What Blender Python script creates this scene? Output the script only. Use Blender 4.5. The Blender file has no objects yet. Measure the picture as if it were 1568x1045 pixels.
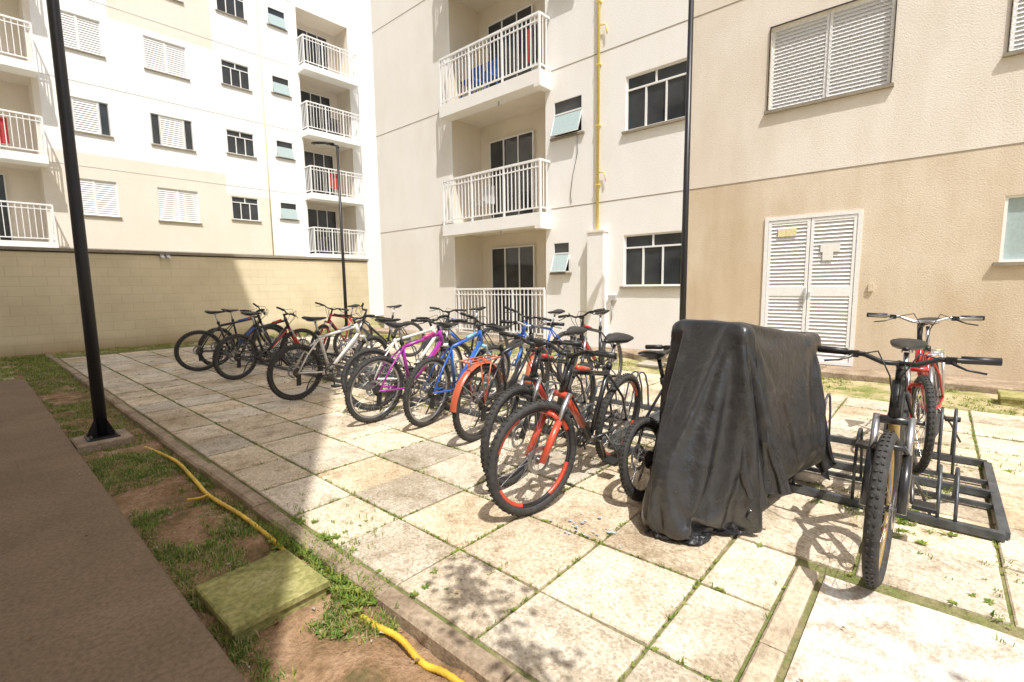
import bpy, math, random
from mathutils import Vector as V3, Matrix, noise
random.seed(7)
sc=bpy.context.scene
COL=sc.collection
# ------------------------------------------------------------ materials
def nt(name):
    m=bpy.data.materials.new(name); m.use_nodes=True
    t=m.node_tree; b=t.nodes['Principled BSDF']; return m,t,b
def N(t,ty,**k):
    n=t.nodes.new(ty)
    for a,v in k.items(): setattr(n,a,v)
    return n
def rgba(c): return (c[0],c[1],c[2],1)
def noise_tex(t,scale,detail=4,vec=None,rough=.55):
    n=N(t,'ShaderNodeTexNoise'); n.inputs['Scale'].default_value=scale; n.inputs['Detail'].default_value=min(detail,4)
    n.inputs['Roughness'].default_value=rough
    if vec: t.links.new(vec,n.inputs['Vector'])
    return n
def ramp(t,fac,stops):
    r=N(t,'ShaderNodeValToRGB'); e=r.color_ramp.elements
    while len(e)<len(stops): e.new(.5)
    for i,(p,c) in enumerate(stops): e[i].position=p; e[i].color=rgba(c) if len(c)==3 else c
    t.links.new(fac,r.inputs['Fac']); return r
def mix(t,a,b,fac,mode='MIX'):
    m=N(t,'ShaderNodeMix',data_type='RGBA',blend_type=mode)
    for s,v in ((6,a),(7,b),(0,fac)):
        if hasattr(v,'type') and hasattr(v,'is_linked'): t.links.new(v,m.inputs[s])
        else: m.inputs[s].default_value = v if s==0 else rgba(v)
    return m.outputs[2]
def bump(t,b,h,strength=.3,dist=.01):
    bp=N(t,'ShaderNodeBump'); bp.inputs['Strength'].default_value=strength; bp.inputs['Distance'].default_value=dist
    t.links.new(h,bp.inputs['Height']); t.links.new(bp.outputs[0],b.inputs['Normal'])
MC={}
def simple(name,c,rough=.5,metal=0,var=.15,scale=30,coat=0,spec=.5):
    if name in MC: return MC[name]
    m,t,b=nt(name); tc=N(t,'ShaderNodeTexCoord').outputs['Object']
    n=noise_tex(t,scale,2,tc)
    r=ramp(t,n.outputs['Fac'],[(.3,[x*(1-var) for x in c]),(.7,[min(1,x*(1+var*.6)) for x in c])])
    t.links.new(r.outputs[0],b.inputs['Base Color'])
    b.inputs['Roughness'].default_value=rough; b.inputs['Metallic'].default_value=metal
    b.inputs['Coat Weight'].default_value=coat; b.inputs['Specular IOR Level'].default_value=spec
    MC[name]=m; return m
def stucco(name,c,dirt=.25):
    m,t,b=nt(name); tc=N(t,'ShaderNodeTexCoord').outputs['Object']
    big=noise_tex(t,.55,4,tc); fine=noise_tex(t,55,3,tc,.7); mp=N(t,'ShaderNodeMapping'); mp.inputs['Scale'].default_value=(2.5,2.5,.7)
    t.links.new(tc,mp.inputs[0]); st=noise_tex(t,1.2,4,mp.outputs[0],.6)
    c1=[c[0]*(1-dirt*.3),c[1]*(1-dirt*.4),c[2]*(1-dirt*.55)]
    a=ramp(t,big.outputs['Fac'],[(.35,c1),(.6,c)])
    s=ramp(t,st.outputs['Fac'],[(.42,(1,1,1)),(.68,(1-dirt*.2,1-dirt*.26,1-dirt*.34))])
    f=ramp(t,fine.outputs['Fac'],[(.3,(.88,.87,.85)),(.5,(1,1,1))])
    x=mix(t,a.outputs[0],s.outputs[0],1.0,'MULTIPLY'); x=mix(t,x,f.outputs[0],.7,'MULTIPLY')
    t.links.new(x,b.inputs['Base Color']); b.inputs['Roughness'].default_value=.9; b.inputs['Specular IOR Level'].default_value=.2
    bump(t,b,fine.outputs['Fac'],.55,.012)
    return m
M_white=stucco('paint_white',(.93,.92,.90),.1)
M_cream=stucco('paint_cream',(.91,.88,.83),.15)
M_beige=stucco('paint_beige',(.86,.80,.72),.28)
M_tan=stucco('paint_tan',(.78,.68,.545),.5)
M_recess=stucco('paint_recess',(.86,.79,.68),.15)
M_Lwhite=stucco('paint_white_far',(.95,.95,.95),.04)
M_Ltan=stucco('paint_tan_far',(.84,.78,.69),.1)
M_caster=stucco('paint_side',(.86,.82,.74),.15)
def wallmat():
    m,t,b=nt('painted_block'); tc=N(t,'ShaderNodeTexCoord').outputs['Object']
    mp=N(t,'ShaderNodeMapping'); mp.inputs['Rotation'].default_value=(math.radians(-90),0,0)
    t.links.new(tc,mp.inputs[0])
    br=N(t,'ShaderNodeTexBrick'); br.inputs['Scale'].default_value=1; br.inputs['Brick Width'].default_value=.4; br.inputs['Row Height'].default_value=.2
    br.inputs['Mortar Size'].default_value=.006; br.inputs['Mortar Smooth'].default_value=.6
    br.inputs['Color1'].default_value=(.78,.68,.48,1); br.inputs['Color2'].default_value=(.75,.65,.45,1); br.inputs['Mortar'].default_value=(.66,.57,.4,1)
    t.links.new(mp.outputs[0],br.inputs['Vector'])
    n=noise_tex(t,1.1,4,tc); s=ramp(t,n.outputs['Fac'],[(.35,(.84,.82,.78)),(.6,(1,1,1))])
    sx=N(t,'ShaderNodeSeparateXYZ'); t.links.new(tc,sx.inputs[0])
    low=ramp(t,sx.outputs[2],[(.0,(.55,.46,.35)),(.32,(1,1,1))])
    x=mix(t,br.outputs['Color'],s.outputs[0],.8,'MULTIPLY'); x=mix(t,x,low.outputs[0],.8,'MULTIPLY')
    t.links.new(x,b.inputs['Base Color']); b.inputs['Roughness'].default_value=.85
    inv=N(t,'ShaderNodeMath',operation='SUBTRACT'); inv.inputs[0].default_value=1; t.links.new(br.outputs['Fac'],inv.inputs[1])
    bump(t,b,inv.outputs[0],.5,.006); return m
M_block=wallmat()
def slabmat():
    m,t,b=nt('aggregate_slab'); tc=N(t,'ShaderNodeTexCoord').outputs['Object']
    at=N(t,'ShaderNodeAttribute',attribute_name='tint')
    v=N(t,'ShaderNodeTexVoronoi'); v.inputs['Scale'].default_value=95; t.links.new(tc,v.inputs['Vector'])
    sp=ramp(t,v.outputs['Color'],[(.1,(.44,.36,.26)),(.45,(.61,.52,.39)),(.75,(.68,.60,.46)),(1,(.80,.72,.59))])
    big=noise_tex(t,1.3,4,tc,.65); bg=ramp(t,big.outputs['Fac'],[(.36,(.60,.54,.46)),(.54,(1,1,1))])
    st=noise_tex(t,6,4,tc,.7); sg=ramp(t,st.outputs['Fac'],[(.36,(.60,.55,.47)),(.50,(1,1,1))])
    x=mix(t,sp.outputs[0],bg.outputs[0],.7,'MULTIPLY'); x=mix(t,x,sg.outputs[0],.65,'MULTIPLY'); x=mix(t,x,at.outputs['Color'],1.0,'MULTIPLY')
    t.links.new(x,b.inputs['Base Color']); b.inputs['Roughness'].default_value=.9; b.inputs['Specular IOR Level'].default_value=.25
    bump(t,b,v.outputs['Distance'],.35,.004); return m
M_slab=slabmat()
def earth(name,stops,scale=3,bs=.6,fine=40):
    m,t,b=nt(name); tc=N(t,'ShaderNodeTexCoord').outputs['Object']
    n=noise_tex(t,scale,4,tc,.68); f=noise_tex(t,fine,3,tc,.7)
    r=ramp(t,n.outputs['Fac'],stops); g=ramp(t,f.outputs['Fac'],[(.35,(.6,.58,.55)),(.6,(1,1,1))])
    x=mix(t,r.outputs[0],g.outputs[0],.7,'MULTIPLY'); t.links.new(x,b.inputs['Base Color'])
    b.inputs['Roughness'].default_value=.95; b.inputs['Specular IOR Level'].default_value=.15
    bump(t,b,f.outputs['Fac'],bs,.02); return m
M_soil=earth('red_soil',[(.3,(.12,.12,.05)),(.44,(.27,.17,.09)),(.58,(.40,.26,.155)),(.8,(.60,.46,.32))],4,.9)
M_joint=earth('joint_soil',[(.3,(.14,.19,.05)),(.5,(.22,.22,.09)),(.7,(.34,.28,.17))],6)
M_lawnbase=earth('lawn_soil',[(.3,(.14,.20,.05)),(.44,(.30,.30,.11)),(.57,(.55,.45,.27)),(.8,(.66,.55,.38))],2.2)
M_conc=earth('worn_concrete',[(.3,(.46,.37,.28)),(.43,(.62,.54,.43)),(.52,(.76,.71,.63)),(.8,(.86,.83,.78))],9,.5,60)
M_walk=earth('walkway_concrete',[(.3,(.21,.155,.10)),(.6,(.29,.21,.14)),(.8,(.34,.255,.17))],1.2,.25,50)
M_kerb=earth('kerb_concrete',[(.3,(.26,.19,.13)),(.6,(.44,.35,.25)),(.8,(.60,.50,.38))],4,.4)
M_edge=earth('edge_concrete',[(.3,(.46,.37,.26)),(.6,(.66,.56,.42)),(.8,(.72,.64,.5))],4,.4)
M_lid=earth('mossy_lid',[(.3,(.20,.21,.07)),(.5,(.34,.32,.12)),(.75,(.50,.45,.22))],5,.3)
M_grey=simple('concrete_grey',(.42,.38,.32),.9,scale=8)
M_sill=simple('sill_stone',(.30,.26,.2),.8,scale=10)
M_seam=simple('seam_dark',(.34,.29,.22),.9)
M_alu=simple('white_aluminium',(.87,.87,.86),.45,var=.05)
M_alug=simple('grey_aluminium',(.5,.5,.5),.4,var=.05)
M_slat=simple('louvre_white',(.90,.90,.90),.5,var=.06)
M_dark=simple('interior_dark',(.03,.028,.026),.8)
M_glass=simple('window_glass',(.05,.055,.06),.06,var=.4,scale=1.5)
M_glassg=simple('frosted_glass',(.42,.52,.52),.25,var=.1)
M_curtain=simple('curtain',(.55,.53,.48),.9,scale=6)
M_pipe=simple('gas_pipe_yellow',(.82,.64,.17),.5)
M_pole=simple('pole_black',(.014,.014,.016),.4)
M_hose=simple('hose_yellow',(.74,.48,.05),.5,var=.35,scale=9)
M_rack=simple('rack_steel',(.10,.11,.12),.45,.4,var=.4,scale=14)
M_lens=simple('lamp_lens',(.6,.6,.58),.3)
M_paper=simple('paper_notice',(.85,.84,.8),.8,var=.03)
M_papery=simple('yellow_notice',(.82,.74,.42),.8,var=.2,scale=60)
M_rubber=simple('rubber',(.045,.043,.04),.8,var=.4,scale=40)
M_black=simple('black_plastic',(.018,.018,.018),.45)
M_chrome=simple('brushed_metal',(.55,.55,.56),.3,.9,var=.1)
M_steel=simple('dark_steel',(.14,.13,.12),.4,.8)
M_gold=simple('gold_rim',(.55,.38,.14),.35,.6)
M_blue=simple('blue_spill',(.40,.47,.54),.8,var=.5,scale=50)
M_leafd=simple('dry_leaf',(.30,.18,.07),.8,var=.5,scale=9)
def paint(n,c): return simple('bike_'+n,c,.3,0,.12,9,coat=.5)
# ------------------------------------------------------------ geometry accumulator
class Acc:
    def __init__(s,xf=None): s.v=[];s.f=[];s.m=[];s.ml=[];s.sm=[];s.xf=xf
    def mi(s,m):
        if m not in s.ml: s.ml.append(m)
        return s.ml.index(m)
    def add(s,vs,fs,m,smooth=False,M=None):
        o=len(s.v)
        for p in vs:
            p=V3(p)
            if M is not None: p=M@p
            if s.xf: p=V3(s.xf(p))
            s.v.append(p)
        i=s.mi(m)
        for f in fs: s.f.append([o+k for k in f]); s.m.append(i); s.sm.append(smooth)
    def quad(s,a,b,c,d,m): s.add([a,b,c,d],[(0,1,2,3)],m)
    def box(s,lo,hi,m,M=None,bev=0):
        x0,y0,z0=lo;x1,y1,z1=hi
        vs=[(x0,y0,z0),(x1,y0,z0),(x1,y1,z0),(x0,y1,z0),(x0,y0,z1),(x1,y0,z1),(x1,y1,z1),(x0,y1,z1)]
        if bev:
            b=bev
            vs=vs[:4]+[(x0,y0,z1-b),(x1,y0,z1-b),(x1,y1,z1-b),(x0,y1,z1-b),(x0+b,y0+b,z1),(x1-b,y0+b,z1),(x1-b,y1-b,z1),(x0+b,y1-b,z1)]
            fs=[(3,2,1,0)]+[(i,(i+1)%4,4+(i+1)%4,4+i) for i in range(4)]+[(4+i,4+(i+1)%4,8+(i+1)%4,8+i) for i in range(4)]+[(8,9,10,11)]
        else: fs=[(3,2,1,0),(4,5,6,7),(0,1,5,4),(1,2,6,5),(2,3,7,6),(3,0,4,7)]
        s.add(vs,fs,m,False,M)
    def prism(s,a0,a1,prof,m):
        n=len(prof); vs=[(a0,d,z) for d,z in prof]+[(a1,d,z) for d,z in prof]
        s.add(vs,[(i,(i+1)%n,n+(i+1)%n,n+i) for i in range(n)]+[tuple(range(n))[::-1],tuple(range(n,2*n))],m)
    def tube(s,pts,r,m,seg=8,closed=False,M=None,cap=True,smooth=True):
        pts=[V3(p) for p in pts]; n=len(pts); rs=r if isinstance(r,(list,tuple)) else [r]*n
        vs=[];up=None
        for i,p in enumerate(pts):
            if closed: d=(pts[(i+1)%n]-pts[i-1])
            else: d=pts[min(i+1,n-1)]-pts[max(i-1,0)]
            d.normalize()
            if up is None:
                up=V3((0,0,1)) if abs(d.z)<.9 else V3((1,0,0))
            up=(up-d*up.dot(d)).normalized(); w=d.cross(up)
            for k in range(seg):
                a=2*math.pi*k/seg; vs.append(p+(up*math.cos(a)+w*math.sin(a))*rs[i])
        fs=[]
        for i in range(n if closed else n-1):
            j=(i+1)%n
            for k in range(seg): fs.append((i*seg+k,i*seg+(k+1)%seg,j*seg+(k+1)%seg,j*seg+k))
        if cap and not closed: fs+= [tuple(range(seg))[::-1],tuple(range((n-1)*seg,n*seg))]
        s.add(vs,fs,m,smooth,M)
    def ring(s,c,R,prof,m,seg=48,M=None,smooth=True,arc=None):
        vs=[];k=len(prof); ns=seg if arc is None else seg+1
        for i in range(ns):
            a=2*math.pi*i/seg if arc is None else arc[0]+(arc[1]-arc[0])*i/seg
            for dr,dy in prof: vs.append((c[0]+(R+dr)*math.cos(a),c[1]+dy,c[2]+(R+dr)*math.sin(a)))
        fs=[(i*k+j,i*k+(j+1)%k,((i+1)%ns)*k+(j+1)%k,((i+1)%ns)*k+j) for i in range(seg) for j in range(k)]
        s.add(vs,fs,m,smooth,M)
    def disc(s,c,R,y0,y1,m,seg=24,M=None):
        vs=[(c[0]+R*math.cos(2*math.pi*i/seg),y,c[2]+R*math.sin(2*math.pi*i/seg)) for y in (y0,y1) for i in range(seg)]
        s.add(vs,[tuple(range(seg)),tuple(range(seg,2*seg))[::-1]]+[(i,seg+i,seg+(i+1)%seg,(i+1)%seg) for i in range(seg)],m,False,M)
    def obj(s,name,parent=None):
        me=bpy.data.meshes.new(name); me.from_pydata([tuple(p) for p in s.v],[],s.f)
        for m in s.ml: me.materials.append(m)
        me.polygons.foreach_set('material_index',s.m); me.polygons.foreach_set('use_smooth',s.sm); me.update()
        o=bpy.data.objects.new(name,me); COL.objects.link(o)
        if parent: o.parent=parent
        return o
def empty(name,loc=(0,0,0)):
    e=bpy.data.objects.new(name,None); e.location=loc; e.empty_display_size=.2; COL.objects.link(e); return e
# ------------------------------------------------------------ covered motorcycle: drape a cloth first
def covermat():
    m,t,b=nt('black_cover'); tc=N(t,'ShaderNodeTexCoord').outputs['Object']
    n=noise_tex(t,14,4,tc,.6); r=ramp(t,n.outputs['Fac'],[(.3,(.016,.016,.017)),(.6,(.024,.024,.026)),(.85,(.045,.044,.042))])
    t.links.new(r.outputs[0],b.inputs['Base Color']); rr=ramp(t,n.outputs['Fac'],[(.3,(.26,)*3),(.7,(.38,)*3)]); t.links.new(rr.outputs[0],b.inputs['Roughness'])
    b.inputs['Specular IOR Level'].default_value=.9
    n2=noise_tex(t,11,4,tc,.6); bump(t,b,n2.outputs['Fac'],.5,.02); return m
M_cover=covermat()
ANG=math.radians(-15); CM=Matrix.Translation((3.0,.80,0))@Matrix.Rotation(ANG,4,'Z')
def proxy():
    a=Acc()
    a.tube([(-.40,-.20,1.03),(-.38,0,1.05),(-.40,.20,1.03)],.035,M_black,8,M=CM)
    a.box((-.42,-.07,.2),(-.30,.07,1.03),M_black,CM)
    a.box((-.30,-.10,.3),(.36,.10,.70),M_black,CM)
    a.tube([(-.3,0,.84),(0,0,.88),(.3,0,.84)],[.08,.10,.10],M_black,10,M=CM)
    a.tube([(.30,-.13,.93),(.42,-.13,.93),(.42,.13,.93),(.30,.13,.93)],.04,M_black,8,M=CM)
    a.box((.28,-.10,.3),(.42,.10,.93),M_black,CM)
    for x in (-.50,.40):
        a.ring((x,0,.29),.24,[(.05*math.cos(q),.05*math.sin(q)) for q in [6.283*k/8 for k in range(8)]],M_rubber,28,CM); a.disc((x,0,.29),.1,-.04,.04,M_steel,16,CM)
        for k in range(5): a.tube([(x,0,.29),(x+.2*math.cos(k*1.2566),0,.29+.2*math.sin(k*1.2566))],.018,M_steel,5,M=CM)
    return a.obj('body')
CE=empty('covered_motorcycle')
body=proxy(); body.parent=CE
def drape():
    ga=Acc(); ga.quad((-3,-3,.0),(9,-3,.0),(9,9,.0),(-3,9,.0),M_black); gp=ga.obj('tmp_floor')
    for o in (body,gp):
        md=o.modifiers.new('c','COLLISION'); o.collision.thickness_outer=.012; o.collision.cloth_friction=10
    nx,ny=124,86; X0,X1=-1.70,1.30
    a=Acc(); vs=[]; pins=[]
    for j in range(ny+1):
        for i in range(nx+1):
            x=X0+(X1-X0)*i/nx
            e=max(0,(-.55-x)/1.15) if x<0 else max(0,(x-.2)/1.1)
            hw=1.05-(.50 if x<0 else .62)*e**1.1
            y=-hw+2*hw*j/ny
            if (abs(x+.40)<.03 and abs(y)<.19) or (abs(x-.36)<.03 and abs(y)<.1): pins.append(len(vs))
            vs.append((x+.003*noise.noise(V3((x*5,y*5,0))),y,(1.10 if x<-.1 else 1.10-.11*min(1,(x+.1)/.45))+.004*noise.noise(V3((x*4,y*4,1)))))
    a.add(vs,[(j*(nx+1)+i,j*(nx+1)+i+1,(j+1)*(nx+1)+i+1,(j+1)*(nx+1)+i) for j in range(ny) for i in range(nx)],M_cover,True,CM)
    c=a.obj('tmp_cloth')
    vg=c.vertex_groups.new(name='pin'); vg.add(pins,1.0,'REPLACE')
    md=c.modifiers.new('cloth','CLOTH'); s=md.settings; s.vertex_group_mass='pin'
    s.quality=5; s.mass=.25; s.tension_stiffness=12; s.compression_stiffness=12; s.shear_stiffness=6; s.bending_stiffness=.25; s.air_damping=1.2
    s.tension_damping=6;s.compression_damping=6
    md.collision_settings.use_collision=True; md.collision_settings.distance_min=.012; md.collision_settings.collision_quality=2
    md.collision_settings.use_self_collision=False
    sc.frame_start=1; sc.frame_end=60; md.point_cache.frame_start=1; md.point_cache.frame_end=60
    for fr in range(1,60): sc.frame_set(fr)
    dg=bpy.context.evaluated_depsgraph_get(); me=bpy.data.meshes.new_from_object(c.evaluated_get(dg),depsgraph=dg)
    for o in (c,gp): bpy.data.objects.remove(o,do_unlink=True)
    body.modifiers.clear(); sc.frame_set(1)
    o=bpy.data.objects.new('cover',me); COL.objects.link(o); o.parent=CE
    for p in me.polygons: p.use_smooth=True
    ss=o.modifiers.new('s','SUBSURF'); ss.levels=1; ss.render_levels=1
    return o
drape()
# ------------------------------------------------------------ ground, paving
a=Acc(); a.quad((-200,-200,-.14),(200,-200,-.14),(200,200,-.14),(-200,200,-.14),M_lawnbase); a.obj('ground')
def sheet(name,u0,u1,v0,v1,z,m,step,amp,sc_=1.3):
    a=Acc(); nu=int((u1-u0)/step)+1; nv=int((v1-v0)/step)+1
    vs=[(u0+(u1-u0)*i/nu,v0+(v1-v0)*j/nv,z+amp*noise.fractal(V3(((u0+(u1-u0)*i/nu)*sc_*3,(v0+(v1-v0)*j/nv)*sc_*3,z)),1,2,4)) for j in range(nv+1) for i in range(nu+1)]
    fs=[(j*(nu+1)+i,j*(nu+1)+i+1,(j+1)*(nu+1)+i+1,(j+1)*(nu+1)+i) for j in range(nv) for i in range(nu)]
    a.add(vs,fs,m,True); return a.obj(name)
sheet('soil_bed',.42,1.035,-3,14,-.05,M_soil,.04,.026,1.8)
sheet('lawn',-8,.46,10.05,14,-.045,M_lawnbase,.12,.02)
sheet('lawn',1.1,8.4,13.16,14,-.02,M_lawnbase,.12,.02)
sheet('lawn',6.46,7.75,-5,13.2,-.02,M_lawnbase,.12,.02)
sheet('joint_bed',1.1,6.5,-5,13.2,-.014,M_joint,.25,.003)
a=Acc(); tints=[]
us=[1.14,1.52]+[1.52+.5*k for k in range(1,11)]
vs_=[.21-.5*11+.5*k for k in range(0,37)]
for i in range(len(us)-1):
    for j in range(len(vs_)-1):
        u0,u1=us[i],us[i+1];v0,v1=vs_[j],vs_[j+1]
        if v0>13.2: continue
        if u0<2.4 and v0<.1: continue
        if u0<2.4 and v0<.3: v0=.42
        g=.0075; n0=len(a.f)
        zt=random.uniform(-.004,.005); tx,ty=random.uniform(-.008,.008),random.uniform(-.008,.008)
        cx,cy=(u0+u1)/2,(v0+v1)/2
        M=Matrix.Translation((cx,cy,zt))@Matrix.Rotation(tx,4,'X')@Matrix.Rotation(ty,4,'Y')@Matrix.Rotation(random.uniform(-.010,.010),4,'Z')
        hu,hv=(u1-u0)/2-g,(v1-v0)/2-g
        a.box((-hu,-hv,-.05),(hu,hv,0),M_slab,M,.006)
        b=random.gauss(1,.085); w=random.uniform(-.04,.04)
        tints+= [(b*(1+w),b,b*(1-w*1.5),1)]*(len(a.f)-n0)
o=a.obj('paving')
ca=o.data.color_attributes.new('tint','FLOAT_COLOR','CORNER')
for p in o.data.polygons:
    for li in p.loop_indices: ca.data[li].color=tints[p.index]
sheet('concrete_path',1.13,2.43,-5,.30,-.002,M_conc,.1,.004)
a=Acc()
for (x0,x1) in ((1.14,1.79),(1.8,2.42)): a.box((x0,.325,-.05),(x1,.41,.012),M_edge,None,.01)
a.obj('edging_strip')
a=Acc(); v=-5
while v<13.3:
    z=.012+random.uniform(-.008,.006); x=random.uniform(-.008,.006)
    a.box((1.035+x,v+.006,-.15),(1.125+x,v+.994,z),M_kerb,Matrix.Rotation(random.uniform(-.001,.001),4,'Z'),.014); v+=1
a.obj('kerb')
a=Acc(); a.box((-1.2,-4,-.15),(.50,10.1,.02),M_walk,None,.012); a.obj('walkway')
a=Acc(); v=-6
while v<12.6:
    a.box((7.76,v+.004,-.1),(8.399,v+1.196,.06),M_kerb,None,.01); v+=1.2
a.obj('wall_apron')
def lid(u0,u1,v0,v1,z0,z1,m,rot=0):
    a=Acc(); cx,cy=(u0+u1)/2,(v0+v1)/2; M=Matrix.Translation((cx,cy,0))@Matrix.Rotation(rot,4,'Z')
    hu,hv=(u1-u0)/2,(v1-v0)/2
    a.box((-hu,-hv,z0),(hu,hv,z1-.03),m,M,.004); a.box((-hu-.012,-hv-.012,z1-.03),(hu+.012,hv+.012,z1),m,M,.006)
    return a.obj('inspection_box')
lid(.56,.93,1.93,2.32,-.1,.03,M_lid,.02)
lid(7.0,7.4,1.2,1.6,-.1,.05,M_lid); lid(7.05,7.45,-.95,-.55,-.1,.09,M_lid)
lid(7.0,7.35,3.2,3.55,-.1,.04,M_grey)
def hose(pts,r=.012):
    P=[]
    for i in range(len(pts)-1):
        p0=V3(pts[max(i-1,0)]);p1=V3(pts[i]);p2=V3(pts[i+1]);p3=V3(pts[min(i+2,len(pts)-1)])
        for k in range(14):
            t=k/14; P.append(.5*((2*p1)+(p2-p0)*t+(2*p0-5*p1+4*p2-p3)*t*t+(3*p1-p0-3*p2+p3)*t**3))
    P.append(V3(pts[-1])); return P
a=Acc()
P=hose([(.93,5.1,-.06),(.95,4.7,-.03),(.975,4.31,-.02),(.95,3.8,-.02),(.93,3.44,-.02),(.965,3.0,-.025),(.97,2.53,-.03),(.98,2.35,-.08),(.97,2.0,-.10),(.965,1.8,-.06),(.965,1.6,-.04),(.975,1.45,-.025),(.97,1.3,-.045),(.985,1.14,-.03),(.97,.6,-.03),(.98,-.5,-.03)])
a.tube(P,[.0135 if i%2 else .011 for i in range(len(P))],M_hose,8)
P=hose([(.93,3.46,-.02),(.87,3.42,-.01),(.83,3.5,-.03)]); a.tube(P,.009,M_hose,8)
a.obj('corrugated_hose')
a=Acc()
for q in range(26):
    cu,cv=random.gauss(2.05,.09),random.gauss(1.32,.09)
    n=7; r=random.uniform(.003,.016)
    a.add([(cu+r*random.uniform(.4,1.3)*math.cos(6.283*k/n),cv+r*random.uniform(.4,1.3)*math.sin(6.283*k/n),.010) for k in range(n)],[tuple(range(n))],M_blue)
a.obj('paint_stain')
a=Acc()
for q in range(420):
    z=.008
    if q<260: u,v=random.uniform(.52,1.03),random.uniform(.4,8); z=-.035
    elif q<340: u,v=random.uniform(1.15,6.3),random.uniform(-.8,9)
    elif q<370: u,v=random.uniform(-.4,.45),random.uniform(1.6,9); z=.026
    else: u,v=random.uniform(6.5,7.7),random.uniform(-1,5); z=0
    an=random.uniform(0,6.28); l=random.uniform(.008,.03); dx,dy=math.cos(an)*l,math.sin(an)*l
    a.add([(u,v,z),(u+dx*.5-dy*.3,v+dy*.5+dx*.3,z+.006),(u+dx,v+dy,z+.002),(u+dx*.5+dy*.3,v+dy*.5-dx*.3,z+.007)],[(0,1,2,3)],M_leafd if q%3 else M_grey)
a.obj('leaf_litter')
# ------------------------------------------------------------ grass tufts
def gm(name,c1,c2):
    m,t,b=nt(name); tc=N(t,'ShaderNodeTexCoord').outputs['Object']; n=noise_tex(t,9,2,tc)
    r=ramp(t,n.outputs['Fac'],[(.3,c1),(.7,c2)]); t.links.new(r.outputs[0],b.inputs['Base Color']); b.inputs['Roughness'].default_value=.6
    tr=N(t,'ShaderNodeBsdfTranslucent'); t.links.new(r.outputs[0],tr.inputs[0]); mx=N(t,'ShaderNodeMixShader'); mx.inputs[0].default_value=.35
    out=t.nodes['Material Output']; t.links.new(b.outputs[0],mx.inputs[1]); t.links.new(tr.outputs[0],mx.inputs[2]); t.links.new(mx.outputs[0],out.inputs[0]); return m
M_g1=gm('grass_green',(.08,.17,.02),(.19,.32,.04)); M_g2=gm('grass_yellow',(.25,.31,.05),(.38,.41,.09)); M_g3=gm('grass_dry',(.40,.32,.15),(.52,.43,.24))
def tuft(a,u,v,z,h,n,spread,mats,wide=.004):
    for k in range(n):
        an=random.uniform(0,6.283); l=h*random.uniform(.5,1.2); bend=random.uniform(.2,1.1)*l
        x0=u+random.gauss(0,spread);y0=v+random.gauss(0,spread); dx,dy=math.cos(an),math.sin(an); w=wide*random.uniform(.6,1.3)
        px,py=-dy*w,dx*w
        m=random.choice(mats)
        mx,my=x0+dx*bend*.35,y0+dy*bend*.35
        a.add([(x0-px,y0-py,z),(x0+px,y0+py,z),(mx+px,my+py,z+l*.6),(mx-px,my-py,z+l*.6),(x0+dx*bend,y0+dy*bend,z+l*.85)],[(0,1,2,3),(3,2,4)],m)
def weed(a,u,v,z,s,mats):
    n=random.randint(5,9)
    for k in range(n):
        an=6.283*k/n+random.uniform(-.3,.3); l=s*random.uniform(.6,1.2); w=l*.22; dx,dy=math.cos(an),math.sin(an); e=random.uniform(.2,.9)
        a.add([(u,v,z),(u+dx*l*.5-dy*w,v+dy*l*.5+dx*w,z+l*.35*e),(u+dx*l,v+dy*l,z+l*.45*e),(u+dx*l*.5+dy*w,v+dy*l*.5-dx*w,z+l*.35*e)],[(0,1,2,3)],random.choice(mats))
def dens(u,v,s=1.1,o=0): return noise.fractal(V3((u*s+o,v*s,3.3+o)),1,2,3)
a=Acc()
for k in range(20000):
    if random.random()<.5: u=random.choice(us[1:]); v=random.uniform(-1.5,13)
    else: v=random.choice(vs_); u=random.uniform(1.15,6.4)
    if u<2.4 and v<.4: continue
    d=dens(u,v,1.2)+(.2 if v>1.6 else 0)
    if d<.02-.2*random.random() : continue
    u+=random.gauss(0,.005);v+=random.gauss(0,.005)
    if random.random()<.6: weed(a,u,v,-.004,random.uniform(.006,.018),[M_g1,M_g2,M_g2])
    else: tuft(a,u,v,-.006,random.uniform(.01,.028),4,.005,[M_g1,M_g2],.0016)
for (u,v,s,n) in ((3.35,.35,.05,50),(3.2,0.1,.05,50),(3.9,.0,.06,40),(4.6,-.3,.05,25),(2.15,.5,.03,8),(1.15,2.25,.045,60),(1.15,2.7,.035,30),(1.3,1.6,.03,10),(2.95,-.35,.035,12),(2.6,-.25,.035,14),(3.6,3.2,.05,40),(3.3,5,.05,60),(2.9,4.4,.05,40),(3.2,6.4,.05,40),(3.4,4.0,.05,60)):
    for k in range(n):
        uu,vv=u+random.gauss(0,.11),v+random.gauss(0,.12)
        (weed if random.random()<.35 else lambda A,x,y,z,s_,m: tuft(A,x,y,z,s_*1.2,5,.01,m,.0018))(a,uu,vv,.0,random.uniform(.25,.8)*s,[M_g1,M_g2])
a.obj('joint_weeds')
a=Acc()
for k in range(26000):
    u=random.uniform(.53,1.04); v=random.uniform(.2,14) if k%3 else random.uniform(.8,5)
    d=dens(u,v,1.9,5)+ (.12 if u>.93 else 0)+(.1 if u<.62 else 0) +(.14 if v>2.4 else 0)
    if v>9: d+=.3
    if d<-.04+.3*random.random(): continue
    if .55<u<.94 and 1.92<v<2.33: continue
    z=-.055
    if random.random()<.35: weed(a,u,v,z,random.uniform(.01,.028),[M_g1,M_g1,M_g2,M_g3])
    else: tuft(a,u,v,z,random.uniform(.015,.05),5,.01,[M_g1,M_g2,M_g1,M_g3],.0018)
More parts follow.
